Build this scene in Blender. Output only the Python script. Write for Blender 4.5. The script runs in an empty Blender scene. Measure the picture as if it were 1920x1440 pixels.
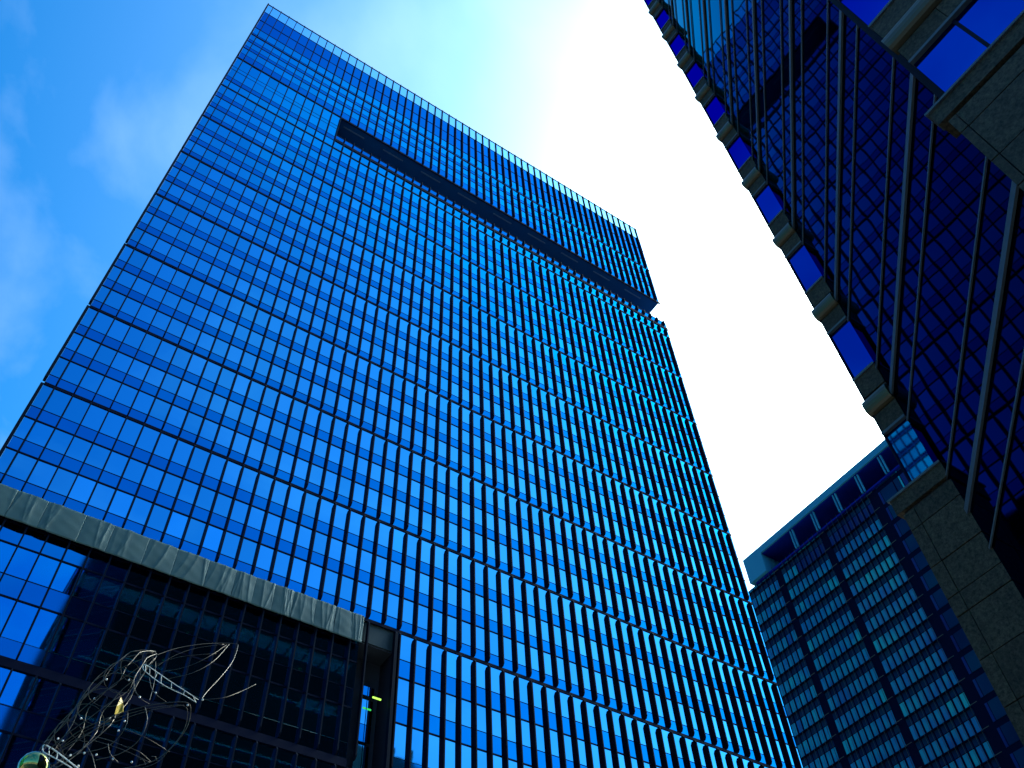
import bpy, math, random
from mathutils import Vector, Matrix

rnd = random.Random(7)
scene = bpy.context.scene
C = scene.collection
EYE = 1.6                                   # camera height above the plaza

# ------------------------------------------------------------------ camera
FWD = Vector((0.36530573, 0.49071497, 0.79104396))
RGT = Vector((0.83176404, -0.55363773, -0.04066758))
UPV = Vector((-0.41799559, -0.67281802, 0.61040609))
FOC = 1723.1                                # focal length in pixels of a 1920 wide picture
cam_data = bpy.data.cameras.new("camera")
cam_data.sensor_width = 36.0
cam_data.lens = 36.0 * FOC / 1920.0
cam_data.clip_start = 0.1
cam_data.clip_end = 5000.0
cam = bpy.data.objects.new("camera", cam_data)
C.objects.link(cam)
cam.matrix_world = Matrix(((RGT.x, UPV.x, -FWD.x, 0), (RGT.y, UPV.y, -FWD.y, 0), (RGT.z, UPV.z, -FWD.z, EYE), (0, 0, 0, 1)))
scene.camera = cam

# ------------------------------------------------------------------ sky, sun, exposure
CLOUD = (-0.055, 0.113, 0.0)
SUN_AZ, SUN_EL = 88.0, 47.0                 # azimuth from +Y towards +X
world = bpy.data.worlds.new("World")
scene.world = world
world.use_nodes = True
nt = world.node_tree
nt.nodes.clear()
N, L = nt.nodes.new, nt.links.new
sky = N('ShaderNodeTexSky')
sky.sky_type = 'NISHITA'
sky.sun_disc = False
sky.sun_elevation = math.radians(SUN_EL)
sky.sun_rotation = math.radians(SUN_AZ)
sky.altitude = 0
sky.air_density = 1.0
sky.dust_density = 4.6
sky.ozone_density = 2.0
tint = N('ShaderNodeMix'); tint.data_type = 'RGBA'; tint.blend_type = 'MULTIPLY'
tint.inputs['Factor'].default_value = 1.0
tint.inputs['B'].default_value = (0.225, 0.292, 0.318, 1)
L(sky.outputs['Color'], tint.inputs['A'])
tc = N('ShaderNodeTexCoord')
sep = N('ShaderNodeSeparateXYZ'); L(tc.outputs['Generated'], sep.inputs[0])
zz = N('ShaderNodeMath'); zz.operation = 'MAXIMUM'; zz.inputs[1].default_value = 0.12
L(sep.outputs['Z'], zz.inputs[0])
dx = N('ShaderNodeMath'); dx.operation = 'DIVIDE'; L(sep.outputs['X'], dx.inputs[0]); L(zz.outputs[0], dx.inputs[1])
dy = N('ShaderNodeMath'); dy.operation = 'DIVIDE'; L(sep.outputs['Y'], dy.inputs[0]); L(zz.outputs[0], dy.inputs[1])
comb = N('ShaderNodeCombineXYZ'); L(dx.outputs[0], comb.inputs[0]); L(dy.outputs[0], comb.inputs[1])
noise = N('ShaderNodeTexNoise'); noise.inputs['Scale'].default_value = 3.0
noise.inputs['Detail'].default_value = 7.0; noise.inputs['Roughness'].default_value = 0.5
noise.inputs['Distortion'].default_value = 0.35
shift = N('ShaderNodeVectorMath'); shift.operation = 'ADD'; shift.inputs[1].default_value = CLOUD
L(comb.outputs[0], shift.inputs[0]); L(shift.outputs[0], noise.inputs['Vector'])
ramp = N('ShaderNodeValToRGB')
ramp.color_ramp.elements[0].position = 0.47; ramp.color_ramp.elements[0].color = (0, 0, 0, 1)
ramp.color_ramp.elements[1].position = 0.86; ramp.color_ramp.elements[1].color = (0.17, 0.17, 0.17, 1)
L(noise.outputs['Fac'], ramp.inputs[0])
cl = N('ShaderNodeMix'); cl.data_type = 'RGBA'; cl.blend_type = 'MIX'
hsv = N('ShaderNodeHueSaturation'); hsv.inputs['Saturation'].default_value = 1.27
gmm = N('ShaderNodeGamma'); gmm.inputs['Gamma'].default_value = 1.30
gain = N('ShaderNodeMix'); gain.data_type = 'RGBA'; gain.blend_type = 'MULTIPLY'; gain.inputs['Factor'].default_value = 1.0
gain.inputs['B'].default_value = (4.1, 4.1, 4.1, 1)
L(tint.outputs['Result'], gmm.inputs['Color']); L(gmm.outputs['Color'], gain.inputs['A'])
L(gain.outputs['Result'], hsv.inputs['Color'])
L(ramp.outputs[0], cl.inputs['Factor']); L(hsv.outputs['Color'], cl.inputs['A'])
cl.inputs['B'].default_value = (8.0, 10.0, 11.0, 1)
bg = N('ShaderNodeBackground'); bg.inputs['Strength'].default_value = 0.14
L(cl.outputs['Result'], bg.inputs['Color'])
wo = N('ShaderNodeOutputWorld'); L(bg.outputs[0], wo.inputs['Surface'])

sun_data = bpy.data.lights.new("sun", 'SUN')
sun_data.energy = 3.5
sun_data.angle = math.radians(0.53)
sun_data.color = (1.0, 0.94, 0.84)
sun = bpy.data.objects.new("sun", sun_data)
C.objects.link(sun)
_a, _e = math.radians(SUN_AZ), math.radians(SUN_EL)
SUN_DIR = Vector((math.cos(_e) * math.sin(_a), math.cos(_e) * math.cos(_a), math.sin(_e)))
sun.rotation_euler = SUN_DIR.to_track_quat('Z', 'Y').to_euler()
sun.location = SUN_DIR * 400

scene.view_settings.view_transform = 'Standard'
scene.view_settings.look = 'None'
scene.view_settings.gamma = 1.0
scene.view_settings.use_curve_mapping = False
scene.view_settings.exposure = 1.0

scene.render.engine = 'CYCLES'
scene.cycles.max_bounces = 8
scene.cycles.glossy_bounces = 5
scene.cycles.diffuse_bounces = 3
scene.cycles.transparent_max_bounces = 8
scene.cycles.use_denoising = True
scene.cycles.caustics_reflective = False
scene.cycles.caustics_refractive = False

# ------------------------------------------------------------------ helpers
def pix(p):
    """Picture position (1920 wide) of a world point; only used to rank pieces by their size in the picture."""
    v = Vector((p[0], p[1], p[2] - EYE))
    d = v.dot(FWD)
    if d < 0.1:
        return None
    return (960 + FOC * v.dot(RGT) / d, 720 - FOC * v.dot(UPV) / d)

def quad_area(pts):
    q = [pix(p) for p in pts]
    if any(a is None for a in q):
        return 0.0
    inside = sum(1 for a in q if -20 < a[0] < 1940 and -20 < a[1] < 1460)
    if inside == 0:
        return 0.0
    s = 0.0
    for i in range(len(q)):
        a, b = q[i], q[(i + 1) % len(q)]
        s += a[0] * b[1] - b[0] * a[1]
    return abs(s) / 2 * inside / len(q)

def mesh(name, v, f, mat=None, smooth=False):
    m = bpy.data.meshes.new(name)
    m.from_pydata(v, [], f)
    m.update()
    if mat:
        m.materials.append(mat)
    if smooth:
        m.polygons.foreach_set('use_smooth', [True] * len(m.polygons))
    return m

def obj(name, m, parent=None, loc=(0, 0, 0), rot=None):
    o = bpy.data.objects.new(name, m)
    C.objects.link(o)
    o.location = loc
    if rot:
        o.rotation_euler = rot
    if parent is not None:
        o.parent = parent
    return o

def thing(name, label, cat, loc=(0, 0, 0), group=None):
    o = bpy.data.objects.new(name, None)
    o.empty_display_size = 0.5
    C.objects.link(o)
    o.location = loc
    o['label'] = label
    o['category'] = cat
    if group:
        o['group'] = group
    return o

BOXF = [(0, 3, 2, 1), (4, 5, 6, 7), (0, 1, 5, 4), (1, 2, 6, 5), (2, 3, 7, 6), (3, 0, 4, 7)]
def boxv(x0, y0, z0, x1, y1, z1):
    return [(x0, y0, z0), (x1, y0, z0), (x1, y1, z0), (x0, y1, z0), (x0, y0, z1), (x1, y0, z1), (x1, y1, z1), (x0, y1, z1)]

class MB:
    def __init__(s):
        s.v, s.f = [], []
    def add(s, v, f):
        n = len(s.v)
        s.v.extend(v)
        s.f.extend([tuple(i + n for i in q) for q in f])
    def box(s, x0, y0, z0, x1, y1, z1):
        s.add(boxv(x0, y0, z0, x1, y1, z1), BOXF)
    def build(s, name, mat, parent=None, loc=(0, 0, 0), smooth=False, stuff=False):
        o = obj(name, mesh(name, s.v, s.f, mat, smooth), parent, loc)
        if stuff:
            o['kind'] = 'stuff'
        return o

def box(name, mat, parent, x0, y0, z0, x1, y1, z1):
    m = MB(); m.box(x0, y0, z0, x1, y1, z1)
    return m.build(name, mat, parent)

_shared = {}
def shared_box(sx, sy, sz, mat):
    k = (round(sx, 4), round(sy, 4), round(sz, 4), mat.name)
    if k not in _shared:
        _shared[k] = mesh("piece", boxv(-sx / 2, -sy / 2, -sz / 2, sx / 2, sy / 2, sz / 2), BOXF, mat)
    return _shared[k]

def tube_mesh(name, pts, r, mat, sides=6, closed=False):
    pts = [Vector(p) for p in pts]
    v, f = [], []
    n = len(pts)
    ref = Vector((0.3, 0.2, 1)).normalized()
    for i, p in enumerate(pts):
        a = pts[i - 1] if (i > 0 or closed) else p
        b = pts[(i + 1) % n] if (i < n - 1 or closed) else p
        t = (b - a)
        t = t.normalized() if t.length > 1e-9 else Vector((0, 0, 1))
        u = t.cross(ref)
        u = u.normalized() if u.length > 1e-4 else t.orthogonal().normalized()
        w_ = t.cross(u)
        for k in range(sides):
            an = 2 * math.pi * k / sides
            v.append(tuple(p + (u * math.cos(an) + w_ * math.sin(an)) * r))
    m = n if closed else n - 1
    for i in range(m):
        j = (i + 1) % n
        for k in range(sides):
            k2 = (k + 1) % sides
            f.append((i * sides + k, i * sides + k2, j * sides + k2, j * sides + k))
    if not closed:
        f.append(tuple(range(sides - 1, -1, -1)))
        f.append(tuple((n - 1) * sides + k for k in range(sides)))
    return mesh(name, v, f, mat, True)

# ------------------------------------------------------------------ materials
def new_mat(name):
    m = bpy.data.materials.new(name)
    m.use_nodes = True
    t = m.node_tree
    b = t.nodes['Principled BSDF']
    return m, t, b

def simple(name, col, rough=0.5, metal=0.0, spec=0.5):
    m, t, b = new_mat(name)
    b.inputs['Base Color'].default_value = (*col, 1)
    b.inputs['Roughness'].default_value = rough
    b.inputs['Metallic'].default_value = metal
    b.inputs['Specular IOR Level'].default_value = spec
    return m

def pane_random(t):
    """0..1 value that differs from pane to pane, both for single panes and for joined ones."""
    g = t.nodes.new('ShaderNodeNewGeometry')
    oi = t.nodes.new('ShaderNodeObjectInfo')
    a = t.nodes.new('ShaderNodeMath'); a.operation = 'ADD'
    t.links.new(g.outputs['Random Per Island'], a.inputs[0]); t.links.new(oi.outputs['Random'], a.inputs[1])
    fr = t.nodes.new('ShaderNodeMath'); fr.operation = 'FRACT'
    t.links.new(a.outputs[0], fr.inputs[0])
    return fr.outputs[0]

def glass(name, c0, c1, rough=0.03, wave=0.0, wave_scale=0.6, edge=(0.12, 0.50, 0.85)):
    """Coated reflective glazing: tinted mirror-like coating, a little different from pane to pane."""
    m, t, b = new_mat(name)
    r = pane_random(t)
    mx = t.nodes.new('ShaderNodeMix'); mx.data_type = 'RGBA'
    mx.inputs['A'].default_value = (*c0, 1); mx.inputs['B'].default_value = (*c1, 1)
    t.links.new(r, mx.inputs['Factor'])
    t.links.new(mx.outputs['Result'], b.inputs['Base Color'])
    b.inputs['Metallic'].default_value = 1.0
    b.inputs['Specular Tint'].default_value = (*edge, 1)
    b.inputs['Roughness'].default_value = rough
    if wave > 0:
        tcn = t.nodes.new('ShaderNodeTexCoord')
        nz = t.nodes.new('ShaderNodeTexNoise'); nz.inputs['Scale'].default_value = wave_scale
        nz.inputs['Detail'].default_value = 1.0
        t.links.new(tcn.outputs['Object'], nz.inputs['Vector'])
        bp = t.nodes.new('ShaderNodeBump'); bp.inputs['Strength'].default_value = 1.0
        bp.inputs['Distance'].default_value = wave
        t.links.new(nz.outputs['Fac'], bp.inputs['Height'])
        t.links.new(bp.outputs['Normal'], b.inputs['Normal'])
    return m

M_VISION = glass('vision_glass', (0.045, 0.34, 0.58), (0.07, 0.41, 0.70), 0.03, 0.003, 0.7)
M_BLIND = glass('vision_glass_blind', (0.05, 0.42, 0.76), (0.07, 0.47, 0.82), 0.06)
M_SPAN = glass('spandrel_glass', (0.0, 0.18, 0.44), (0.0, 0.21, 0.50), 0.05)
M_FIN = simple('dark_fin_metal', (0.0008, 0.003, 0.011), 0.55, 0.0, 0.07)
M_BAND = simple('dark_band_metal', (0.002, 0.003, 0.016), 0.6, 0.0, 0.08)
M_BODY = simple('tower_core', (0.006, 0.008, 0.02), 0.7)
M_SLOT = simple('slot_lining', (0.002, 0.05, 0.17), 0.8, 0, .05)
M_STRIPLAMP = simple('soffit_strip', (0.03, 0.09, 0.20), 0.7)

def clear_glass(name, tint_col, fac):
    m, t, b = new_mat(name)
    t.nodes.remove(b)
    tr = t.nodes.new('ShaderNodeBsdfTransparent'); tr.inputs['Color'].default_value = (*tint_col, 1)
    gl = t.nodes.new('ShaderNodeBsdfGlossy'); gl.inputs['Roughness'].default_value = 0.02
    gl.inputs['Color'].default_value = (0.0, 0.45, 1.0, 1)
    mx = t.nodes.new('ShaderNodeMixShader'); mx.inputs[0].default_value = fac
    t.links.new(tr.outputs[0], mx.inputs[1]); t.links.new(gl.outputs[0], mx.inputs[2])
    t.links.new(mx.outputs[0], t.nodes['Material Output'].inputs['Surface'])
    return m
M_CLEAR = clear_glass('parapet_glass', (0.62, 0.90, 1.0), 0.14)
M_LOBBY = clear_glass('podium_glass', (0.035, 0.16, 0.21), 0.62)

def emit(name, col, s):
    m, t, b = new_mat(name)
    b.inputs['Base Color'].default_value = (0, 0, 0, 1)
    b.inputs['Emission Color'].default_value = (*col, 1)
    b.inputs['Emission Strength'].default_value = s
    return m
M_TUBE = emit('ceiling_tube', (0.8, 0.9, 1.0), 2.0)
M_CEILGLOW = emit('ceiling_glow', (0.30, 0.85, 1.0), 1.2)  # added emission standing in for a ceiling lit by the tubes, not a lamp
M_WARM = emit('warm_lamp', (1.0, 0.75, 0.25), 2.0)
M_GREEN = emit('fluorescent_lamp', (0.35, 0.8, 0.08), 1.2)
M_CEIL = simple('office_ceiling', (0.30, 0.50, 0.50), 0.8)
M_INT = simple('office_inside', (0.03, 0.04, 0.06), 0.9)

def stone_mat(name, c0, c1, scale=26.0):
    m, t, b = new_mat(name)
    tcn = t.nodes.new('ShaderNodeTexCoord')
    n1 = t.nodes.new('ShaderNodeTexNoise'); n1.inputs['Scale'].default_value = scale
    n1.inputs['Detail'].default_value = 3; n1.inputs['Roughness'].default_value = 0.75
    n2 = t.nodes.new('ShaderNodeTexNoise'); n2.inputs['Scale'].default_value = 2.2; n2.inputs['Detail'].default_value = 4
    geo = t.nodes.new('ShaderNodeNewGeometry')
    t.links.new(geo.outputs['Position'], n1.inputs['Vector']); t.links.new(geo.outputs['Position'], n2.inputs['Vector'])
    rp = t.nodes.new('ShaderNodeValToRGB')
    rp.color_ramp.elements[0].position = 0.33; rp.color_ramp.elements[0].color = (*c0, 1)
    rp.color_ramp.elements[1].position = 0.68; rp.color_ramp.elements[1].color = (*c1, 1)
    t.links.new(n1.outputs['Fac'], rp.inputs[0])
    oi = t.nodes.new('ShaderNodeObjectInfo')
    mr = t.nodes.new('ShaderNodeMapRange'); mr.inputs['To Min'].default_value = 0.78; mr.inputs['To Max'].default_value = 1.15
    t.links.new(oi.outputs['Random'], mr.inputs['Value'])
    mr2 = t.nodes.new('ShaderNodeMapRange'); mr2.inputs['To Min'].default_value = 0.6; mr2.inputs['To Max'].default_value = 1.35
    t.links.new(n2.outputs['Fac'], mr2.inputs['Value'])
    mul = t.nodes.new('ShaderNodeMath'); mul.operation = 'MULTIPLY'
    t.links.new(mr.outputs[0], mul.inputs[0]); t.links.new(mr2.outputs[0], mul.inputs[1])
    mx = t.nodes.new('ShaderNodeMix'); mx.data_type = 'RGBA'; mx.blend_type = 'MULTIPLY'; mx.inputs['Factor'].default_value = 1
    cb = t.nodes.new('ShaderNodeCombineColor')
    for i in range(3):
        t.links.new(mul.outputs[0], cb.inputs[i])
    t.links.new(rp.outputs[0], mx.inputs['A']); t.links.new(cb.outputs[0], mx.inputs['B'])
    t.links.new(mx.outputs['Result'], b.inputs['Base Color'])
    b.inputs['Roughness'].default_value = 0.75
    b.inputs['Specular IOR Level'].default_value = 0.25
    bp = t.nodes.new('ShaderNodeBump'); bp.inputs['Strength'].default_value = 0.3; bp.inputs['Distance'].default_value = 0.01
    t.links.new(n1.outputs['Fac'], bp.inputs['Height']); t.links.new(bp.outputs['Normal'], b.inputs['Normal'])
    return m
M_STONE = stone_mat('granite', (0.007, 0.0065, 0.004), (0.052, 0.045, 0.030), 15.0)
M_JOINT = simple('joint_dark', (0.008, 0.008, 0.008), 0.9)
M_BRONZE = simple('bronze_moulding', (0.045, 0.04, 0.022), 0.45, 0.2)
M_BAR = simple('bar_metal', (0.05, 0.075, 0.10), 0.5, 0.1, .2)
M_CHAMFER = glass('chamfer_glass', (0.0, 0.018, 0.026), (0.0, 0.024, 0.036), 0.012, 0.0013, 0.55, (0.06, 0.46, 0.72))
M_STRIPWIN = glass('strip_window_glass', (0.0, 0.07, 0.42), (0.0, 0.09, 0.48), 0.02, 0.001, 0.8, (0.0, 0.08, 0.6))

# ------------------------------------------------------------------ ground
def ground_mat():
    m, t, b = new_mat('plaza_paving')
    geo = t.nodes.new('ShaderNodeNewGeometry')
    br = t.nodes.new('ShaderNodeTexBrick'); br.inputs['Scale'].default_value = 1.0
    br.inputs['Color1'].default_value = (0.16, 0.16, 0.15, 1); br.inputs['Color2'].default_value = (0.20, 0.195, 0.18, 1)
    br.inputs['Mortar'].default_value = (0.05, 0.05, 0.05, 1); br.inputs['Mortar Size'].default_value = 0.012
    br.inputs['Brick Width'].default_value = 0.9; br.inputs['Row Height'].default_value = 0.6
    t.links.new(geo.outputs['Position'], br.inputs['Vector'])
    t.links.new(br.outputs['Color'], b.inputs['Base Color'])
    b.inputs['Roughness'].default_value = 0.7
    return m
g = MB(); g.add([(-1500, -1500, 0), (1500, -1500, 0), (1500, 1500, 0), (-1500, 1500, 0)], [(0, 1, 2, 3)])
go = g.build('ground', ground_mat())
go['kind'] = 'structure'

# ------------------------------------------------------------------ the big tower
D, XL, W, XR = 66.2535, -5.7383, 1.7115, 89.25
G, Z0 = 13.2, 56.5163 + EYE
def zk(k): return Z0 + G * k
def xc(c): return XL + W * c
CL, CR = 0.42, 55.50                      # first and last column of the face
CS = 12.0                                 # the slot starts at this column
tower = thing('glass_tower', 'tall dark-finned tower of blue reflecting glass with a long slot near the top', 'building', (40, D + 18, 0))
TB = Vector((40, D + 18, 0))
def tbox(name, mat, x0, y0, z0, x1, y1, z1):
    m = MB(); m.box(x0 - TB.x, y0 - TB.y, z0, x1 - TB.x, y1 - TB.y, z1)
    return m.build(name, mat, tower)

# body behind the glazing
tbox('lower_body', M_BODY, xc(22.75) + .1, D + .10, 0, XR - .08, D + 36, zk(7.40))
tbox('lower_body', M_BODY, xc(CL) + .05, D + .10, zk(0.0), xc(22.75) + .1, D + 36, zk(7.40))
tbox('podium_body', M_BODY, xc(CL) + .05, D + .10, 0, xc(22.75), D + 36, zk(-1.9))
tbox('podium_core', M_INT, xc(CL) + .05, D + 9, zk(-1.9), xc(22.75), D + 36, zk(0))
tbox('left_body', M_BODY, xc(CL) + .05, D + .10, zk(7.40), xc(CS), D + 36, zk(8.0))
tbox('slot_wall', M_SLOT, xc(CS), D + 3.4, zk(7.40), XR - 2.6, D + 34, zk(8.0) - .3)
tbox('slot_soffit', M_SLOT, xc(CS) + .02, D + .12, zk(8.0) - .3, XR - .2, D + 36, zk(8.0) + .1)
tbox('slot_floor', M_SLOT, xc(CS) + .02, D + .12, zk(7.40), XR - .1, D + 36, zk(7.40) + .12)
tbox('upper_body', M_BODY, xc(CL) + .05, D + .10, zk(8.0) + .1, XR - .08, D + 36, zk(10.05))
for i in range(9):
    x0 = xc(CS) + 1.2 + i * 8.1
    if x0 + 4.2 < XR - 3:
        tbox('soffit_strip', M_STRIPLAMP, x0, D + 1.0, zk(8.0) - .42, x0 + 4.2, D + 1.25, zk(8.0) - .32)
tbox('slot_edge_beam', M_BAND, xc(CS), D - .12, zk(8.0) - .42, XR + .12, D + .12, zk(8.0) - .02)

rows = []           # (k low, k high, kind, first column, last column)
for gidx in range(0, 7):
    rows += [(gidx + .013, gidx + .106, 's', CL, CR), (gidx + .106, gidx + .320, 'v', CL, CR), (gidx + .320, gidx + .435, 's', CL, CR),
             (gidx + .435, gidx + .637, 'v', CL, CR), (gidx + .637, gidx + .753, 's', CL, CR), (gidx + .753, gidx + .987, 'v', CL, CR)]
rows += [(7.013, 7.21, 'v', CL, CR), (7.21, 7.33, 's', CL, CS), (7.33, 7.58, 'v', CL, CS), (7.58, 7.68, 'v', CL, CS), (7.68, 7.987, 'v', CL, CS)]
rows += [(7.275, 7.40, 's', CS, CR)]
rows += [(8.013, 8.21, 's', CL, CR), (8.21, 8.42, 'v', CL, CR), (8.42, 8.52, 's', CL, CR), (8.52, 8.70, 'v', CL, CR), (8.70, 8.79, 's', CL, CR), (8.79, 8.987, 'v', CL, CR)]
rows += [(9.013, 9.06, 's', CL, CR), (9.06, 9.30, 'v', CL, CR), (9.30, 9.66, 's', CL, CR), (9.66, 10.05, 's', CL, CR)]
low = [(-.23, -.013, 'v'), (-.38, -.23, 's'), (-.59, -.38, 'v'), (-.735, -.59, 's'), (-.985, -.735, 'v'), (-1.10, -.985, 's'),
       (-1.36, -1.155, 'v'), (-1.50, -1.36, 's'), (-1.75, -1.50, 'v'), (-1.90, -1.75, 's')]
for a, b_, k in low:
    rows += [(a, b_, k, 22.75, CR), (a, b_, 'p' if k == 'v' else k, CL, 20.62)]

blinds = {(4, .106), (6, .106), (9, .106), (11, .106)}
pieces = {'v': [], 's': [], 'p': []}
for a, b_, kind, c0, c1 in rows:
    c = c0
    while c < c1 - 1e-6:
        nxt = min(math.floor(c + 1 + 1e-6), c1)
        x0, x1 = xc(c) + .03, xc(nxt) - .03
        z0, z1 = zk(a) + .03, zk(b_) - .03
        ar = quad_area([(x0, D, z0), (x1, D, z0), (x1, D, z1), (x0, D, z1)])
        blind = kind == 'v' and ((int(c), round(a, 3)) in blinds or rnd.random() < .012)
        pieces[kind].append((ar, x0, x1, z0, z1, blind))
        c = nxt
NAMES = {'v': ('vision_pane', M_VISION), 's': ('spandrel_panel', M_SPAN), 'p': ('podium_pane', M_LOBBY)}
for kind, lst in pieces.items():
    lst.sort(key=lambda t: -t[0])
    nm, mat = NAMES[kind]
    rest = MB()
    for i, (ar, x0, x1, z0, z1, blind) in enumerate(lst):
        rx, rz = rnd.gauss(0, .0035), rnd.gauss(0, .0035)
        cx, cz = (x0 + x1) / 2, (z0 + z1) / 2
        sx, sz = x1 - x0, z1 - z0
        if i < 300:
            o = obj(nm, shared_box(sx, .05, sz, M_BLIND if blind else mat), tower, (cx - TB.x, D + .03 - TB.y, cz), (rx, 0, rz))
        else:
            v = []
            for (px, py, pz) in boxv(-sx / 2, -.025, -sz / 2, sx / 2, .025, sz / 2):
                v.append((cx - TB.x + px, D + .03 - TB.y + py - rz * px * -1 - rx * pz, cz + pz))
            rest.add(v, BOXF)
    if rest.v:
        rest.build(nm + 's_beyond', mat, tower, stuff=True)

# clear parapet along the roof
for c in range(0, 56):
    a, b_ = max(c, CL), min(c + 1, CR)
    sx = (b_ - a) * W - .06
    obj('parapet_pane', shared_box(sx, .04, G * .37, M_CLEAR), tower, ((xc(a) + xc(b_)) / 2 - TB.x, D + .03 - TB.y, zk(10.05 + .19)))
tbox('roof_rail', M_BAND, xc(CL), D - .06, zk(10.43) - .09, XR, D + .12, zk(10.43) + .09)

# transoms: one long bar per line
seen = set()
def transom(k, c0, c1, h, dep):
    key = (round(k, 3), round(c0, 2))
    if key in seen:
        return
    seen.add(key)
    tbox('transom', M_BAND, xc(c0), D - dep, zk(k) - h / 2, xc(c1), D + .03, zk(k) + h / 2)
thick = {0: .34}
for a, b_, kind, c0, c1 in rows:
    for k in (a, b_):
        fr = k - math.floor(k + 1e-6)
        if fr < .03 or fr > .97 or abs(k + 1.10) < .01 or abs(k + 1.155) < .01:
            continue
        lower_edge_of_vision = any(abs(k - r[0]) < 1e-6 and r[2] in 'vp' for r in rows)
        transom(k, c0, c1, .075 if lower_edge_of_vision else .15, .02 if lower_edge_of_vision else .05)
for k in list(range(0, 10)):
    if k == 8:
        tbox('floor_band', M_BAND, xc(CL), D - .10, zk(k) - .17, xc(CS), D + .05, zk(k) + .17)
        tbox('floor_band', M_BAND, xc(CS), D - .10, zk(k) - .01, XR, D + .05, zk(k) + .17)
    else:
        tbox('floor_band', M_BAND, xc(CL), D - .07, zk(k) - .18, XR, D + .05, zk(k) + .18)
tbox('slot_rail', M_BAND, xc(CS), D - .13, zk(7.21) + .04, XR, D + .08, zk(7.275) - .02)
tbox('floor_band', M_BAND, xc(22.75), D - .15, zk(-1.155), XR, D + .05, zk(-1.10))
tbox('floor_band', M_BAND, xc(CL), D - .15, zk(-1.155), xc(20.62), D + .05, zk(-1.10))

# vertical fins, one per column and three-storey tier, with chamfered ends
FT, FD = .13, .45
def fin_shape(z0, z1, t=FT, d=FD, ch=.42):
    pr = [(0.02, z0), (-d * .55, z0), (-d, z0 + ch), (-d, z1 - ch), (-d * .55, z1), (0.02, z1)]
    v = [(-t / 2, y, z) for y, z in pr] + [(t / 2, y, z) for y, z in pr]
    f = [(0, 1, 2, 3, 4, 5), (11, 10, 9, 8, 7, 6)] + [(i, i + 6, (i + 1) % 6 + 6, (i + 1) % 6) for i in range(6)]
    return v, f
fins = []
_finmesh = {}
def add_fin(col, k0, k1, t=FT):
    z0, z1 = zk(k0), zk(k1)
    x = xc(col)
    ar = quad_area([(x, D, z0), (x, D - FD, z0), (x, D - FD, z1), (x, D, z1)]) + .001 * (z1 - z0)
    fins.append((ar, x, z0, z1, t))
cols = [0.35] + list(range(1, 56))
for c in cols:
    t = .26 if c < 1 else FT
    for gidx in range(0, 7):
        add_fin(c, gidx + .018, gidx + .982, t)
    if c <= CS:
        add_fin(c, 7.022, 7.978, t)
    else:
        add_fin(c, 7.022, 7.205, t); add_fin(c, 7.275, 7.41, t)
    add_fin(c, 8.0 if c > CS else 8.022, 8.978, t); add_fin(c, 9.022, 10.40, t)
    if c >= 23 or c <= 21:
        lowtop = -.022
        add_fin(c, -1.095, lowtop, t); add_fin(c, -1.9, -1.16, t)
add_fin(22.75, -1.95, -.022, .3)
fins.sort(key=lambda t: -t[0])
rest = MB()
for i, (ar, x, z0, z1, t) in enumerate(fins):
    h = z1 - z0
    v, f = fin_shape(-h / 2, h / 2, t, FD, min(.30, h * .2))
    if i < 300:
        key = (round(h, 3), t)
        if key not in _finmesh:
            _finmesh[key] = mesh('fin', v, f, M_FIN)
        obj('fin', _finmesh[key], tower, (x - TB.x, D - TB.y, (z0 + z1) / 2))
    else:
        rest.add([(a + x - TB.x, b_ + D - TB.y, cc + (z0 + z1) / 2) for a, b_, cc in v], f)
rest.build('fins_beyond', M_FIN, tower, stuff=True)

# podium inside: floors with ceiling tubes, seen through the lower panes where they mirror something dark
for k in (-.385, -.74, -1.16, -1.51, -1.76):
    tbox('podium_slab', M_CEIL, xc(CL) + .2, D + .35, zk(k) + .02, xc(20.6), D + 8.9, zk(k) + .5)
for k, c0, c1, dy in [(-.385, 7.5, 20.3, .95), (-.74, 16.5, 20.3, 1.4), (-.74, 8, 12.2, 2.6), (-.74, 7.5, 13, 4.2), (-.74, 16.2, 20.3, 5.2), (-1.16, 8.5, 17, 3.2),
                       (-1.16, 11.5, 20.3, 1.5), (-1.16, 8, 13, 3.0), (-.385, 17, 20.3, 4.4)]:
    tbox('ceiling_tube', M_TUBE, xc(c0), D + dy, zk(k) - .06, xc(c1), D + dy + .10, zk(k) - .01)
for k, c, dy in [(-.385, 5.2, 3.2), (-.385, 6.2, 3.3), (-.385, 7.3, 3.4), (-.385, 9.4, 3.3), (-.74, 11.0, 1.2), (-.385, 12.0, 3.2), (-.385, 18.2, 3.2)]:
    tbox('downlight', M_WARM, xc(c), D + dy, zk(k) - .10, xc(c) + .10, D + dy + .35, zk(k) - .01)

for c in range(6, 21):  # glowing sheets added under the slab to give its lit teal tone
    tbox('ceiling_glow', M_CEILGLOW, xc(c) + .12, D + .45, zk(-.385) - .03, xc(min(c + 1, 20.55)) - .12, D + 2.2, zk(-.385))
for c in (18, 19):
    tbox('ceiling_glow', M_CEILGLOW, xc(c) + .12, D + .45, zk(-.74) - .03, xc(c + 1) - .12, D + 2.0, zk(-.74))
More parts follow.
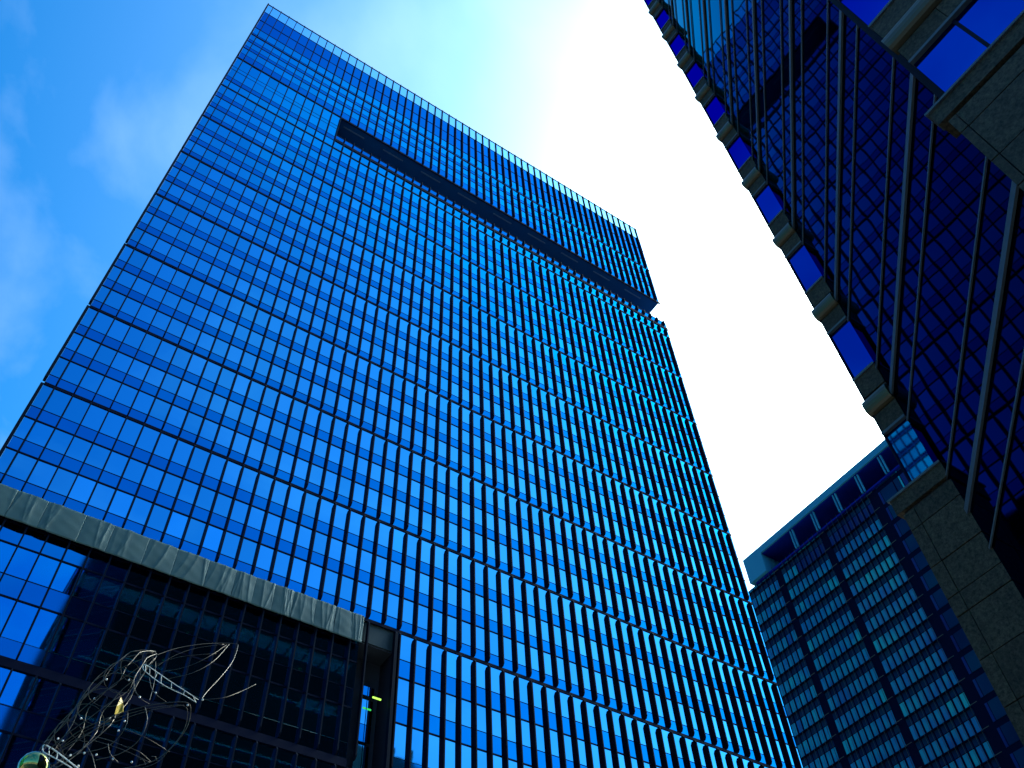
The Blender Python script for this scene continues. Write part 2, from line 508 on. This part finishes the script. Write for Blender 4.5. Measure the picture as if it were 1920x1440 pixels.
# the open bay beside the sheeting
tbox('bay_fascia', simple('bay_fascia_paint', (0.012, 0.028, 0.03), .7), xc(20.62), D + .15, zk(-.18), xc(22.7), D + .30, zk(-.01))
tbox('bay_soffit', M_INT, xc(20.62), D + .30, zk(-.19), xc(22.75), D + 8.9, zk(-.17))
tbox('bay_side', M_INT, xc(20.62) - .1, D + .10, zk(-1.9), xc(20.62), D + 8.9, zk(-.26))
tbox('bay_back', M_INT, xc(20.62), D + 2.6, zk(-1.9), xc(22.75), D + 2.8, zk(-.19))
for a, b_, m_ in [(-.50, -.43, M_SPAN), (-.72, -.535, M_VISION), (-.85, -.725, M_SPAN), (-1.10, -.875, M_VISION), (-1.30, -1.105, M_VISION), (-1.50, -1.305, M_SPAN), (-1.9, -1.505, M_VISION)]:
    for x0, x1 in ((31.05, 31.78), (31.86, 32.45)):
        tbox('bay_pane', m_, x0, D + 1.9, zk(a), x1, D + 1.96, zk(b_))
tbox('bay_lamp', M_GREEN, 31.9, D + .9, zk(-.555), 32.75, D + 1.0, zk(-.545))

# ------------------------------------------------------------------ grey sheeting tied over one storey
def tarp_mat():
    m, t, b = new_mat('grey_sheeting')
    geo = t.nodes.new('ShaderNodeNewGeometry')
    n1 = t.nodes.new('ShaderNodeTexNoise'); n1.inputs['Scale'].default_value = 0.9; n1.inputs['Detail'].default_value = 5
    t.links.new(geo.outputs['Position'], n1.inputs['Vector'])
    rp = t.nodes.new('ShaderNodeValToRGB')
    rp.color_ramp.elements[0].position = .3; rp.color_ramp.elements[0].color = (0.034, 0.076, 0.070, 1)
    rp.color_ramp.elements[1].position = .7; rp.color_ramp.elements[1].color = (0.048, 0.098, 0.090, 1)
    t.links.new(n1.outputs['Fac'], rp.inputs[0]); t.links.new(rp.outputs[0], b.inputs['Base Color'])
    b.inputs['Roughness'].default_value = .6
    return m
M_TARP = tarp_mat()
tarp = thing('tarpaulin', 'long wrinkled grey sheeting tied across one storey of the blue glass tower', 'tarpaulin', (12, D - .7, zk(-.24)))
edges = [-.3, 1.9, 3.35, 5.2, 6.6, 8.4, 9.9, 11.6, 13.1, 14.2, 15.3, 16.4, 17.7, 18.9, 20.0, 20.62]
for si in range(len(edges) - 1):
    c0, c1 = edges[si], edges[si + 1]
    nx, nz = 40, 18
    folds = [(rnd.uniform(.05, .95), rnd.uniform(-.6, .6), rnd.uniform(.03, .075), rnd.uniform(.04, .10)) for _ in range(rnd.randint(3, 6))]
    sag = rnd.uniform(.05, .22)
    v, f = [], []
    for j in range(nz + 1):
        tz = j / nz                            # 0 at the bottom, 1 at the top
        for i in range(nx + 1):
            tx = i / nx
            x = xc(c0) + (xc(c1) - xc(c0)) * tx
            bow = 4 * tx * (1 - tx)
            z = zk(-.243) + (zk(-.016) - zk(-.243)) * tz - (1 - tz) ** 2 * sag * .3 * bow
            y = D - .58 - .10 * bow * (1 - .5 * abs(2 * tz - 1))
            for (fx, lean, amp, wd) in folds:
                cx_ = fx + lean * (1 - tz) ** 1.5 * .45
                dd = (tx - cx_) / wd
                e = math.exp(-abs(dd) * (1.0 if dd > 0 else 2.6))
                y -= amp * e * (1 - .55 * abs(tz - .45))
            y += .012 * math.sin(3.1 * x + 5 * tz) * math.sin(4.3 * z)
            v.append((x - 12, y - (D - .7), z - zk(-.24)))
    for j in range(nz):
        for i in range(nx):
            a = j * (nx + 1) + i
            f.append((a, a + 1, a + nx + 2, a + nx + 1))
    o = obj('sheet', mesh('sheet', v, f, M_TARP, True), tarp)
    sm = o.modifiers.new('thickness', 'SOLIDIFY'); sm.thickness = .02

# ------------------------------------------------------------------ stone building with the chamfered glass corner
E9 = 9.5                                   # chamfer plane: x - y = E9
FLR = 4.02
HTOP = 107.0 + EYE
XS, YA, YB = 15.24, 6.40, 5.74             # narrow return strip
XN, YN = 9.17, 0.24                        # near face
def zr(z): return z + EYE
SB = Vector((30, -15, 0))
bld = thing('stone_building', 'granite and blue glass building with chamfered corner, close by on the right', 'building', tuple(SB))
def sbox(name, mat, x0, y0, z0, x1, y1, z1):
    m = MB(); m.box(x0 - SB.x, y0 - SB.y, z0, x1 - SB.x, y1 - SB.y, z1)
    return m.build(name, mat, bld)
def prism(name, mat, pts, z0, z1, parent=bld, off=SB):
    n = len(pts)
    v = [(x - off.x, y - off.y, z0) for x, y in pts] + [(x - off.x, y - off.y, z1) for x, y in pts]
    f = [tuple(range(n - 1, -1, -1)), tuple(range(n, 2 * n))] + [(i, (i + 1) % n, (i + 1) % n + n, i + n) for i in range(n)]
    return obj(name, mesh(name, v, f, mat), parent)
XE, YS = 57.5, -40.0
core = [(XN + .12, YS), (XE, YS), (XE, YA - .06), (XS + .12, YA - .06), (XS + .12, YB - .05), (XN + .12 + .62, YN - .05 - .02), (XN + .12, YN - .05 - .02)]
# counter-clockwise seen from above
prism('core_wall', simple('core_stone', (0.006, 0.006, 0.007), .9, 0, .05), core, 0, HTOP)

# chamfer glazing: panes between horizontal bars
U = Vector((1, 1, 0)).normalized()          # along the chamfer
NRM = Vector((-1, 1, 0)).normalized()       # out of the glass
P1 = Vector((XN + .57, YN, 0)); P1.y = P1.x - E9
P2 = Vector((XS, XS - E9, 0))
LEN = (P2 - P1).length
ROTZ = math.radians(45)
mid = (P1 + P2) / 2
def cham(name, mat, z, h, d, off, ln=LEN):
    c = mid + NRM * off
    return obj(name, shared_box(ln, d, h, mat), bld, (c.x - SB.x, c.y - SB.y, z), (0, 0, ROTZ))
zs = []
n = -3
while 16.40 + FLR * n + .98 < 105:
    zb = zr(16.40 + FLR * n)
    if zb > 1.2:
        cham('glass_bar', M_BAR, zb, .15, .05, .025)
        cham('glazing_bar', M_BAR, zb - .98, .045, .03, .015)
        cham('glazing_bar', M_BAR, zb + .98, .045, .03, .015)
        for a, b_ in ((zb - .98, zb), (zb, zb + .98), (zb + .98, zb + FLR - .98)):
            o = cham('glass_pane', M_CHAMFER, (a + b_) / 2, b_ - a - .03, .04, -.03)
            o.rotation_euler = (rnd.gauss(0, .0016), 0, ROTZ + rnd.gauss(0, .0016))
    n += 1
# edge frames of the chamfer
prism('edge_frame', M_BAND, [(P1.x - .06, P1.y + .02), (P1.x + .03, P1.y - .02), (P1.x + .06, P1.y + .12), (P1.x - .04, P1.y + .14)], 0, HTOP - 1)

# roll moulding profile, extruded along y
def moulding(name, mat, xf, y0, y1, z0, z1, proj):
    seg = 8
    v, f = [], []
    for yy in (y0, y1):
        for i in range(seg + 1):
            a = math.pi * i / seg
            bulge = math.sin(a) ** .8
            v.append((xf - proj * bulge - SB.x, yy - SB.y, z1 + (z0 - z1) * (.5 - .5 * math.cos(a))))
        v.append((xf + .1 - SB.x, yy - SB.y, z0)); v.append((xf + .1 - SB.x, yy - SB.y, z1))
    m_ = seg + 3
    f.append(tuple(range(m_))); f.append(tuple(range(2 * m_ - 1, m_ - 1, -1)))
    for i in range(m_):
        f.append((i, i + m_, (i + 1) % m_ + m_, (i + 1) % m_))
    return obj(name, mesh(name, v, f, mat), bld)

def storey(xf, ya, yb, z, ycuts, last):
    """One storey of stone band and window on a face looking to -x. z: top of the band's lower window."""
    ys = [ya] + ycuts + [yb]
    for i in range(len(ys) - 1):
        y1, y0 = ys[i] - (.006 if i else 0), ys[i + 1] + (.006 if i < len(ys) - 2 else 0)
        sbox('stone_panel', M_STONE, xf, y0, z + .05, xf + .12, y1, z + .62)
        sbox('stone_panel', M_STONE, xf, y0, z + 1.30, xf + .12, y1, z + 1.97)
        sbox('stone_panel', M_STONE, xf + .02, y0, z + 1.18, xf + .12, y1, z + 1.27)
        sbox('window_pane', M_STRIPWIN, xf + .05, y0 + (.02 if i < len(ys) - 2 else 0), z + 2.06, xf + .09, y1 - (.02 if i else 0), z + FLR - .04)
    sbox('window_head', M_BAR, xf - .035, yb, z - .03, xf + .11, ya + .015, z + .045)
    sbox('window_sill', M_BAR, xf - .035, yb, z + 1.975, xf + .11, ya + .015, z + 2.05)
    moulding('roll_moulding', M_BRONZE, xf, yb, ya + .05, z + .66, z + 1.17, .16)
    for yc in ycuts:
        sbox('mullion', M_BAND, xf + .03, yc - .03, z + 2.05, xf + .1, yc + .03, z + FLR - .03)

z = zr(15.6)
i = 0
while z + FLR < HTOP:
    storey(XS, YA, YB, z, [], False)
    if i < 3:
        storey(XN, YN, -14.0, z, [-.63, -2.15, -3.67, -5.19, -6.71], False)
    else:
        storey(XN, YN, -14.0, z, [], False)
    z += FLR
    i += 1
# lowest windows, down to the base ledge
for xf, ya, yb, cuts in ((XS, YA, YB, []), (XN, YN, -14.0, [-.63, -2.15, -3.67, -5.19, -6.71])):
    ys = [ya] + cuts + [yb]
    for i in range(len(ys) - 1):
        sbox('window_pane', M_STRIPWIN, xf + .05, ys[i + 1] + .02 * (i < len(ys) - 2), zr(13.80), xf + .09, ys[i] - .02 * (i > 0), zr(15.56))
    for yc in cuts:
        sbox('mullion', M_BAND, xf + .03, yc - .03, zr(13.78), xf + .1, yc + .03, zr(15.56))
# edge bead along the strip's far corner
sbox('corner_bead', M_BAND, XS - .01, YA - .02, zr(13.7), XS + .11, YA + .012, HTOP)

# stone base: ledge, groove and courses
courses = [13.25, 12.79, 11.80, 11.02, 10.60, 9.65, 8.7, 7.75, 6.8, 5.85, 4.9, 3.95, 3.0, 2.05, 1.1, .15, -.8, -1.59]
for xf, ya, yb, cuts, led in ((XS - .20, 6.78, 5.52, [6.50], .12), (XN - .20, .50, -14.0, [.36, -1.6, -3.6, -5.6, -7.6, -9.6], .12)):
    sbox('base_ledge', M_STONE, xf - .02, yb, zr(13.34), xf + .4, ya + led, zr(13.72))
    sbox('ledge_cap', M_BAR, xf - .06, yb, zr(13.72), xf + .4, ya + led + .04, zr(13.775))
    sbox('base_groove', M_JOINT, xf + .07, yb + .01, zr(-1.59), xf + .5, ya - .02, zr(13.34))
    ys = [ya] + cuts + [yb]
    for ci in range(len(courses) - 1):
        for i in range(len(ys) - 1):
            y1, y0 = ys[i] - (.008 if i else 0), ys[i + 1] + (.008 if i < len(ys) - 2 else 0)
            d = rnd.uniform(-.006, .006)
            sbox('stone_block', M_STONE, xf + d, y0, zr(courses[ci + 1]) + .012, xf + .4, y1, zr(courses[ci]) - .012)

# ------------------------------------------------------------------ teal office block behind
X3 = 132.0
S3 = 1.32
F3 = 4.2
OB = Vector((X3 + 20, 75, 0))
def office(name_label, base, flip, detail=True):
    """Screened office block whose long face lies in the plane x = X3 (mirrored when flip is -1)."""
    t = thing('office_block', name_label, 'building', tuple(base))
    def bx(name, mat, x0, y0, z0, x1, y1, z1):
        a, b_ = sorted(((x0 - OB.x) * flip, (x1 - OB.x) * flip))
        m = MB(); m.box(a, y0 - OB.y, z0, b_, y1 - OB.y, z1)
        return m.build(name, mat, t)
    return t, bx

def teal_mat(name, ramp_cols, rough=.12, spec=.4):
    m, t, b = new_mat(name)
    r = pane_random(t)
    rp = t.nodes.new('ShaderNodeValToRGB')
    rp.color_ramp.interpolation = 'LINEAR'
    el = rp.color_ramp.elements
    el[0].position = 0.0; el[0].color = (*ramp_cols[0], 1)
    el[1].position = 1.0; el[1].color = (*ramp_cols[-1], 1)
    for i, c in enumerate(ramp_cols[1:-1]):
        e = el.new((i + 1) / (len(ramp_cols) - 1)); e.color = (*c, 1)
    geo = t.nodes.new('ShaderNodeNewGeometry')
    nz = t.nodes.new('ShaderNodeTexNoise'); nz.inputs['Scale'].default_value = .11; nz.inputs['Detail'].default_value = 3
    t.links.new(geo.outputs['Position'], nz.inputs['Vector'])
    mr = t.nodes.new('ShaderNodeMapRange'); mr.inputs['From Min'].default_value = .3; mr.inputs['From Max'].default_value = .7
    t.links.new(nz.outputs['Fac'], mr.inputs['Value'])
    av = t.nodes.new('ShaderNodeMix'); av.inputs['Factor'].default_value = .55
    t.links.new(r, av.inputs['A']); t.links.new(mr.outputs[0], av.inputs['B'])
    t.links.new(av.outputs['Result'], rp.inputs[0])
    t.links.new(rp.outputs[0], b.inputs['Base Color'])
    b.inputs['Roughness'].default_value = rough
    b.inputs['Specular IOR Level'].default_value = spec
    return m
M_TPANE = teal_mat('office_window', [(0.0, .07, .28), (0.0, .14, .36), (.0, .30, .44), (.0, .18, .42), (.0, .40, .48), (.01, .55, .50)], .2, .2)
M_TDARK = teal_mat('office_spandrel', [(.0, .012, .055), (.0, .028, .09), (.0, .05, .10)], .5, .05)
M_TWALL = simple('office_wall_panel', (.03, .27, .42), .8, 0, .1)
M_TSLOT = simple('office_slot', (.0, .004, .024), .9, 0, .05)
M_TROD = simple('office_screen_rod', (.05, .07, .075), .7, 0, .1)
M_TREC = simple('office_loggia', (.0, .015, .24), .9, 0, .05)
M_TBLUE = teal_mat('office_blue_window', [(0.0, .012, .09), (.0, .025, .15), (.0, .04, .15)], .3, .1)

off, bx = office('teal-windowed office block with roof loggia, between the tower and the stone building', OB, 1)
TOPZ = 100.05 * S3 + EYE                     # underside of the roof slab
ROOF = 101.3 * S3 + EYE
FACT = 96.3 * S3 + EYE                       # top of the windowed screen
YL = 73.45 * S3
slots = [68.25 * S3, 58.30 * S3, 48.35 * S3]
BAY = .9975 * S3
bx('core_wall', M_TSLOT, X3 + 1.2, 44, 0, X3 + 40, YL + 6, FACT)
bx('loggia_wall', M_TREC, X3 + 6, 44, FACT, X3 + 40, YL - 1, TOPZ)
bx('loggia_floor', M_TREC, X3 + .6, 44, FACT - .4, X3 + 6, YL - 1, FACT - .02)
bx('corner_wall', M_TWALL, X3 - .1, 69.6 * S3, FACT + .1, X3 + 40, YL, TOPZ)
bx('roof_slab', M_TWALL, X3 - .1, 44, TOPZ, X3 + 40.2, YL + .02, ROOF)
bx('loggia_soffit', M_TREC, X3 + .25, 44, TOPZ - .25, X3 + 6, 69.6 * S3 - .05, TOPZ - .01)
for yc in (63.03, 58.37, 53.65, 49.0, 44.36, 39.7):
    for dy_ in (-.24, .24):
        bx('column', M_TWALL, X3 + .3, (yc + dy_) * S3 - .13, FACT, X3 + .7, (yc + dy_) * S3 + .13, TOPZ)
bays = []
def fill(y0, y1):
    nb = max(1, round((y1 - y0) / BAY))
    for i in range(nb):
        bays.append((y0 + (y1 - y0) * i / nb, y0 + (y1 - y0) * (i + 1) / nb))
HS = .54 * S3
fill(slots[0] + HS, YL + 5.9); fill(slots[1] + HS, slots[0] - HS); fill(slots[2] + HS, slots[1] - HS)
ZT = 89.03 * S3 + EYE
pv, ps = [], []
for fl in range(-2, 18):
    zb = ZT - F3 * fl                        # floor line
    ztop_ = min(zb + F3, FACT)
    if fl < -2 or zb < 45:
        continue
    for (y0, y1) in bays:
        ar = quad_area([(X3, y0, zb), (X3, y1, zb), (X3, y1, zb + 2.4), (X3, y0, zb + 2.4)])
        pv.append((ar, y0 + .17, y1 - .23, zb + .25, min(zb + 2.75, FACT - .1), fl))
        if zb + 2.95 < FACT:
            ps.append((ar, y0 + .1, y1 - .16, zb + 2.95, min(zb + F3 + .1, FACT - .05), fl))
for nm, lst, mat in (('window_pane', pv, M_TPANE), ('spandrel_panel', ps, M_TDARK)):
    lst.sort(key=lambda q: -q[0])
    rest = MB()
    for i, (ar, y0, y1, z0, z1, fl) in enumerate(lst):
        m_ = M_TBLUE if (nm == 'window_pane' and fl < 0) else mat
        if i < 300:
            obj(nm, shared_box(.05, y1 - y0, z1 - z0, m_), off, (X3 + 1.16 - OB.x, (y0 + y1) / 2 - OB.y, (z0 + z1) / 2), (0, rnd.gauss(0, .004), rnd.gauss(0, .004)))
        else:
            rest.box(X3 + 1.135 - OB.x, y0 - OB.y, z0, X3 + 1.185 - OB.x, y1 - OB.y, z1)
    if rest.v:
        rest.build(nm + 's_beyond', mat, off, stuff=True)
# screen of thin rods, ties at each floor, small brackets over the dark slots
for (y0, y1) in bays:
    bx('screen_rod', M_TROD, X3 + .45, y0 - .022, 45, X3 + .53, y0 + .022, FACT + .35)
for sl in slots:
    bx('screen_rod', M_TROD, X3 + .45, sl + HS - .035, 45, X3 + .53, sl + HS + .035, FACT + .35)
for fl in range(-2, 18):
    zb = ZT - F3 * fl
    if zb < 45 or zb > FACT:
        continue
    for sl in slots:
        bx('slot_bracket', M_TROD, X3 + .42, sl - HS, zb - .05, X3 + .52, sl + HS, zb + .05)
    for y0, y1 in ((slots[0] + HS, YL + 5.9), (slots[1] + HS, slots[0] - HS), (slots[2] + HS, slots[1] - HS)):
        bx('floor_ledge', M_TSLOT, X3 + .6, y0, zb - .05, X3 + 1.2, y1, zb + .05)
# the darker end bay
for fl in range(-2, 18):
    zb = ZT - F3 * fl
    if zb < 45:
        continue
    for j, (ya, yb, m_) in enumerate(((47.35, 47.0, M_TBLUE), (46.9, 44.6, M_TDARK), (44.4, 43.6, M_TDARK), (43.5, 43.25, M_TPANE), (43.1, 42.3, M_TBLUE), (42.2, 41.9, M_TPANE), (41.7, 39.5, M_TBLUE), (39.3, 37.5, M_TDARK))):
        bx('end_window', m_, X3 + 1.1, yb * S3, zb + .5, X3 + 1.16, ya * S3, min(zb + F3 - .6, FACT - .3))

# ------------------------------------------------------------------ blocks that only show mirrored in panes
WB = Vector((-150, 62, 0))
west = thing('office_block', 'grid-fronted office block mirrored in the lowest narrow window of the stone building', 'building', tuple(WB))
def wbox(name, mat, x0, y0, z0, x1, y1, z1):
    m = MB(); m.box(x0 - WB.x, y0 - WB.y, z0, x1 - WB.x, y1 - WB.y, z1)
    return m.build(name, mat, west)
WX = -110.0
wbox('core_wall', M_TSLOT, WX - 60, 20, 0, WX, 100, 153)
rest = MB(); rest2 = MB()
for fl in range(0, 34):
    for j in range(0, 44):
        y0 = 24 + j * 1.7
        rest.box(WX + .02 - WB.x, y0 - WB.y, 10 + fl * 4.15, WX + .1 - WB.x, y0 + 1.3 - WB.y, 12.6 + fl * 4.15)
        if fl == 0:
            rest2.box(WX + .3 - WB.x, y0 - .25 - WB.y, 8, WX + .4 - WB.x, y0 - .15 - WB.y, 153)
    rest2.box(WX + .2 - WB.x, 22 - WB.y, 13 + fl * 4.15, WX + .28 - WB.x, 99 - WB.y, 13.2 + fl * 4.15)
rest.build('window_panes', teal_mat('mirrored_window', [(.0, .10, .08), (.0, .25, .14), (.0, .45, .20)], .3, .1), west, stuff=True)
rest2.build('screen_rods', M_TROD, west, stuff=True)

BB = Vector((72, -40, 0))
back = thing('stepped_block', 'dark stepped block mirrored in the lowest panes beside the open bay', 'building', tuple(BB))
for (x0, x1, h) in ((60, 79.5, 103), (79.5, 82, 101.2), (82, 84, 98.5), (84, 87, 95)):
    m = MB(); m.box(x0 - BB.x, -60 - BB.y, 0, x1 - BB.x - .01, -20 - BB.y, h + EYE); m.build('wall', simple('dark_render', (.03, .05, .05), .8), back)

# ------------------------------------------------------------------ wire sculpture on a post
M_WIRE = simple('bright_wire', (.80, .84, .74), .4, 0.0)
M_DARKWIRE = simple('dull_wire', (.05, .048, .036), .4, .6)
M_CHROME = simple('polished_ball', (.38, .35, .12), .08, 1.0)
M_LEAF = simple('golden_leaf', (.55, .42, .04), .5)
M_POST = simple('post_paint', (.05, .05, .05), .5)
M_BULB = simple('clear_bulb', (.85, .86, .8), .1)
def at(px, py, dist):
    v = FWD + RGT * ((px - 960) / FOC) - UPV * ((py - 720) / FOC)
    h = math.hypot(v.x, v.y)
    return Vector((0, 0, EYE)) + v * (dist / h)
BASE = at(70, 1440, 7.0)
sculpt = thing('wire_sculpture', 'wire-frame flower ornament with looping petals and a shiny ball, at lower left', 'sculpture', (BASE.x, BASE.y, 0))
SO = Vector((BASE.x, BASE.y, 0))
def smooth_path(pts, n=6):
    out = []
    P = [Vector(p) for p in pts]
    P = [P[0]] + P + [P[-1]]
    for i in range(1, len(P) - 2):
        p0, p1, p2, p3 = P[i - 1], P[i], P[i + 1], P[i + 2]
        for k in range(n):
            t = k / n
            out.append(.5 * ((2 * p1) + (-p0 + p2) * t + (2 * p0 - 5 * p1 + 4 * p2 - p3) * t * t + (-p0 + 3 * p1 - 3 * p2 + p3) * t ** 3))
    out.append(P[-2])
    return out
THIN = .42
def wire(pts, r=.006, mat=M_DARKWIRE, name='wire'):
    """pts: picture x, picture y and distance of points on the wire."""
    w = smooth_path([at(*p) - SO for p in pts])
    return obj(name, tube_mesh(name, w, r * THIN, mat, 5), sculpt)
# stem cage from the ball up to the tip: lengthways wires around an axis, tied by hoops
axis = [(85, 1425, 7.0), (130, 1385, 7.0), (180, 1335, 7.02), (215, 1285, 7.05), (250, 1250, 7.08), (290, 1228, 7.1)]
rad = [.10, .17, .20, .19, .15, .03]
ax3 = [at(*p) - SO for p in axis]
sm_ax = smooth_path(ax3, 5)
def lerp_rad(t):
    q = t * (len(rad) - 1); i_ = min(int(q), len(rad) - 2)
    return rad[i_] + (rad[i_ + 1] - rad[i_]) * (q - i_)
nA = len(sm_ax)
def cage(k, i_):
    t = i_ / (nA - 1)
    tan = (sm_ax[min(i_ + 1, nA - 1)] - sm_ax[max(i_ - 1, 0)]).normalized()
    u = tan.cross(Vector((0, 0, 1))).normalized(); w_ = tan.cross(u)
    a = 2 * math.pi * k / 9 + .5 * t
    return sm_ax[i_] + (u * math.cos(a) * 1.25 + w_ * math.sin(a) * .75) * lerp_rad(t)
for k in range(9):
    obj('wire', tube_mesh('wire', [cage(k, i_) for i_ in range(nA)], .0034, M_DARKWIRE, 5), sculpt)
for i_ in range(2, nA - 1, 3):
    hoop = []
    for k in range(18):
        hoop.append(cage(k / 2, i_))
    obj('wire', tube_mesh('wire', hoop, .0028, M_DARKWIRE, 4, True), sculpt)
# lower petal: outer loop, inner loop, ribs
petal = [(110, 1400, 6.95), (150, 1370, 6.85), (205, 1345, 6.75), (260, 1327, 6.68), (310, 1318, 6.65), (352, 1318, 6.68), (357, 1340, 6.72), (348, 1368, 6.75), (325, 1398, 6.8), (295, 1423, 6.85), (262, 1435, 6.9), (225, 1442, 6.95)]
wire(petal, .0085)
wire([(x - 6 if x > 300 else x, y + 6, d + .02) for x, y, d in petal], .006)
wire([(120, 1400, 6.97), (170, 1372, 6.9), (225, 1350, 6.82), (285, 1331, 6.78), (345, 1322, 6.75)], .006)
wire([(272, 1326, 6.68), (276, 1350, 6.62), (268, 1375, 6.62), (250, 1398, 6.68), (220, 1415, 6.78), (180, 1425, 6.9)], .007)
wire([(240, 1335, 6.7), (236, 1362, 6.62), (215, 1390, 6.68), (190, 1404, 6.8), (150, 1412, 6.92)], .006)
for a, b_ in (((176, 1388, 6.85), (282, 1430, 6.86)), ((240, 1400, 6.7), (284, 1429, 6.85)), ((262, 1423, 6.8), (273, 1434, 6.88)), ((284, 1418, 6.78), (294, 1426, 6.85)), ((232, 1366, 6.66), (318, 1410, 6.83)), ((160, 1378, 6.88), (240, 1402, 6.7))):
    wire([a, ((a[0] + b_[0]) / 2 + 2, (a[1] + b_[1]) / 2 - 3, (a[2] + b_[2]) / 2 - .05), b_], .005)
# upper petal
up = [(292, 1229, 7.1), (330, 1216, 7.2), (375, 1208, 7.3), (415, 1206, 7.4), (441, 1207, 7.45), (446, 1212, 7.44), (436, 1240, 7.3), (415, 1268, 7.15), (390, 1295, 7.0), (378, 1310, 6.9)]
wire(up, .006)
wire([(293, 1250, 7.1), (330, 1228, 7.15), (370, 1215, 7.22), (420, 1208, 7.3)], .005)
wire([(295, 1245, 7.05), (335, 1232, 7.05), (380, 1227, 7.1), (405, 1226, 7.15)], .0045)
wire([(300, 1260, 7.0), (350, 1250, 7.0), (390, 1232, 7.05), (425, 1209, 7.2)], .0045)
wire([(312, 1273, 6.95), (360, 1262, 6.95), (400, 1240, 7.05), (430, 1208, 7.25)], .005)
wire([(378, 1312, 6.9), (420, 1308, 6.95), (455, 1295, 7.1), (480, 1283, 7.2)], .005)
# hanging hoops inside
wire([(252, 1266, 7.0), (252, 1290, 6.92), (262, 1308, 6.9), (280, 1320, 6.95)], .005)
wire([(280, 1270, 6.95), (284, 1290, 6.88), (295, 1304, 6.88), (312, 1316, 6.92)], .005)
wire([(292, 1240, 7.05), (290, 1275, 6.95), (280, 1315, 6.8)], .005)
wire([(160, 1395, 6.9), (172, 1415, 6.85), (180, 1445, 6.85)], .006)
wire([(203, 1394, 6.75), (206, 1412, 6.72), (222, 1430, 6.78)], .005)
# the bright ladder strip
r1 = [(268, 1249, 6.8), (272, 1246, 6.8), (284, 1253, 6.79), (300, 1264, 6.78), (325, 1281, 6.77), (350, 1297, 6.77), (372, 1312, 6.78)]
r2 = [(268, 1249, 6.8), (269, 1255, 6.8), (280, 1265, 6.8), (300, 1280, 6.79), (325, 1294, 6.78), (345, 1303, 6.78), (366, 1316, 6.79)]
wire(r1, .007, M_WIRE, 'ladder_rail'); wire(r2, .007, M_WIRE, 'ladder_rail')
for a, b_ in (((273, 1247, 6.8), (273, 1259, 6.8)), ((281, 1253, 6.79), (280.5, 1265, 6.8)), ((295, 1262, 6.78), (290, 1273, 6.79)), ((303, 1268, 6.78), (302, 1280, 6.79)), ((322, 1280, 6.77), (321, 1291, 6.78)), ((346, 1295, 6.77), (344, 1303, 6.78)), ((362, 1305, 6.78), (368, 1318, 6.79))):
    wire([a, b_], .006, M_WIRE, 'ladder_rung')
s1 = [(80, 1402, 6.9), (84, 1397, 6.9), (100, 1405, 6.88), (120, 1420, 6.86), (145, 1440, 6.85), (165, 1456, 6.85)]
s2 = [(80, 1402, 6.9), (82, 1410, 6.9), (100, 1420, 6.88), (125, 1434, 6.87), (150, 1452, 6.86)]
wire(s1, .012, M_WIRE, 'ladder_rail'); wire(s2, .010, M_WIRE, 'ladder_rail')
wire([(92, 1400, 6.9), (92, 1416, 6.9)], .007, M_WIRE, 'ladder_rung'); wire([(108, 1411, 6.88), (106, 1424, 6.88)], .007, M_WIRE, 'ladder_rung')
wire([(93, 1421, 6.88), (86, 1442, 6.9)], .010, M_WIRE, 'ladder_rung')
# polished ball, golden leaf, bulbs, post
def ball(name, c, r, mat, seg=18, rg=10):
    v = [(0, 0, r)]
    f = []
    for i_ in range(1, rg):
        a = math.pi * i_ / rg
        for k in range(seg):
            b2 = 2 * math.pi * k / seg
            v.append((r * math.sin(a) * math.cos(b2), r * math.sin(a) * math.sin(b2), r * math.cos(a)))
    v.append((0, 0, -r))
    for k in range(seg):
        f.append((0, 1 + k, 1 + (k + 1) % seg))
        f.append((len(v) - 1, 1 + (rg - 2) * seg + (k + 1) % seg, 1 + (rg - 2) * seg + k))
    for i_ in range(rg - 2):
        for k in range(seg):
            a = 1 + i_ * seg
            f.append((a + k, a + seg + k, a + seg + (k + 1) % seg, a + (k + 1) % seg))
    return obj(name, mesh(name, v, f, mat, True), sculpt, tuple(c))
ball('ball', at(63, 1438, 6.9) - SO, .105, M_CHROME)
lf = [at(*p) - SO for p in ((227, 1307, 6.85), (231, 1318, 6.88), (230.5, 1332, 6.9), (222, 1336, 6.9), (215, 1338, 6.86), (219, 1324, 6.83))]
lv = [tuple(p) for p in lf] + [tuple(p + Vector((.01, .03, .01))) for p in lf]
obj('leaf', mesh('leaf', lv, [(0, 1, 2, 3, 4, 5), (11, 10, 9, 8, 7, 6)] + [(i_, i_ + 6, (i_ + 1) % 6 + 6, (i_ + 1) % 6) for i_ in range(6)], M_LEAF), sculpt)
for px, py, d in ((177, 1310, 6.95), (152, 1347, 6.98), (109, 1385, 6.95), (118, 1389, 6.93), (132, 1416, 6.9), (181, 1415, 6.86), (206, 1346, 6.82), (234, 1352, 6.75), (222, 1370, 6.75), (212, 1423, 6.8), (147, 1436, 6.88), (158, 1412, 6.88), (262, 1307, 6.9), (292, 1299, 6.88), (200, 1274, 7.0), (242, 1275, 7.0), (247, 1429, 6.85), (352, 1322, 6.7), (380, 1312, 6.88)):
    ball('bulb', at(px, py, d) - SO, .008, M_BULB, 8, 6)
pb = at(70, 1440, 7.0)
obj('post', tube_mesh('post', [Vector((0, 0, 0)), Vector((0, 0, pb.z - .1))], .06, M_POST, 12), sculpt)
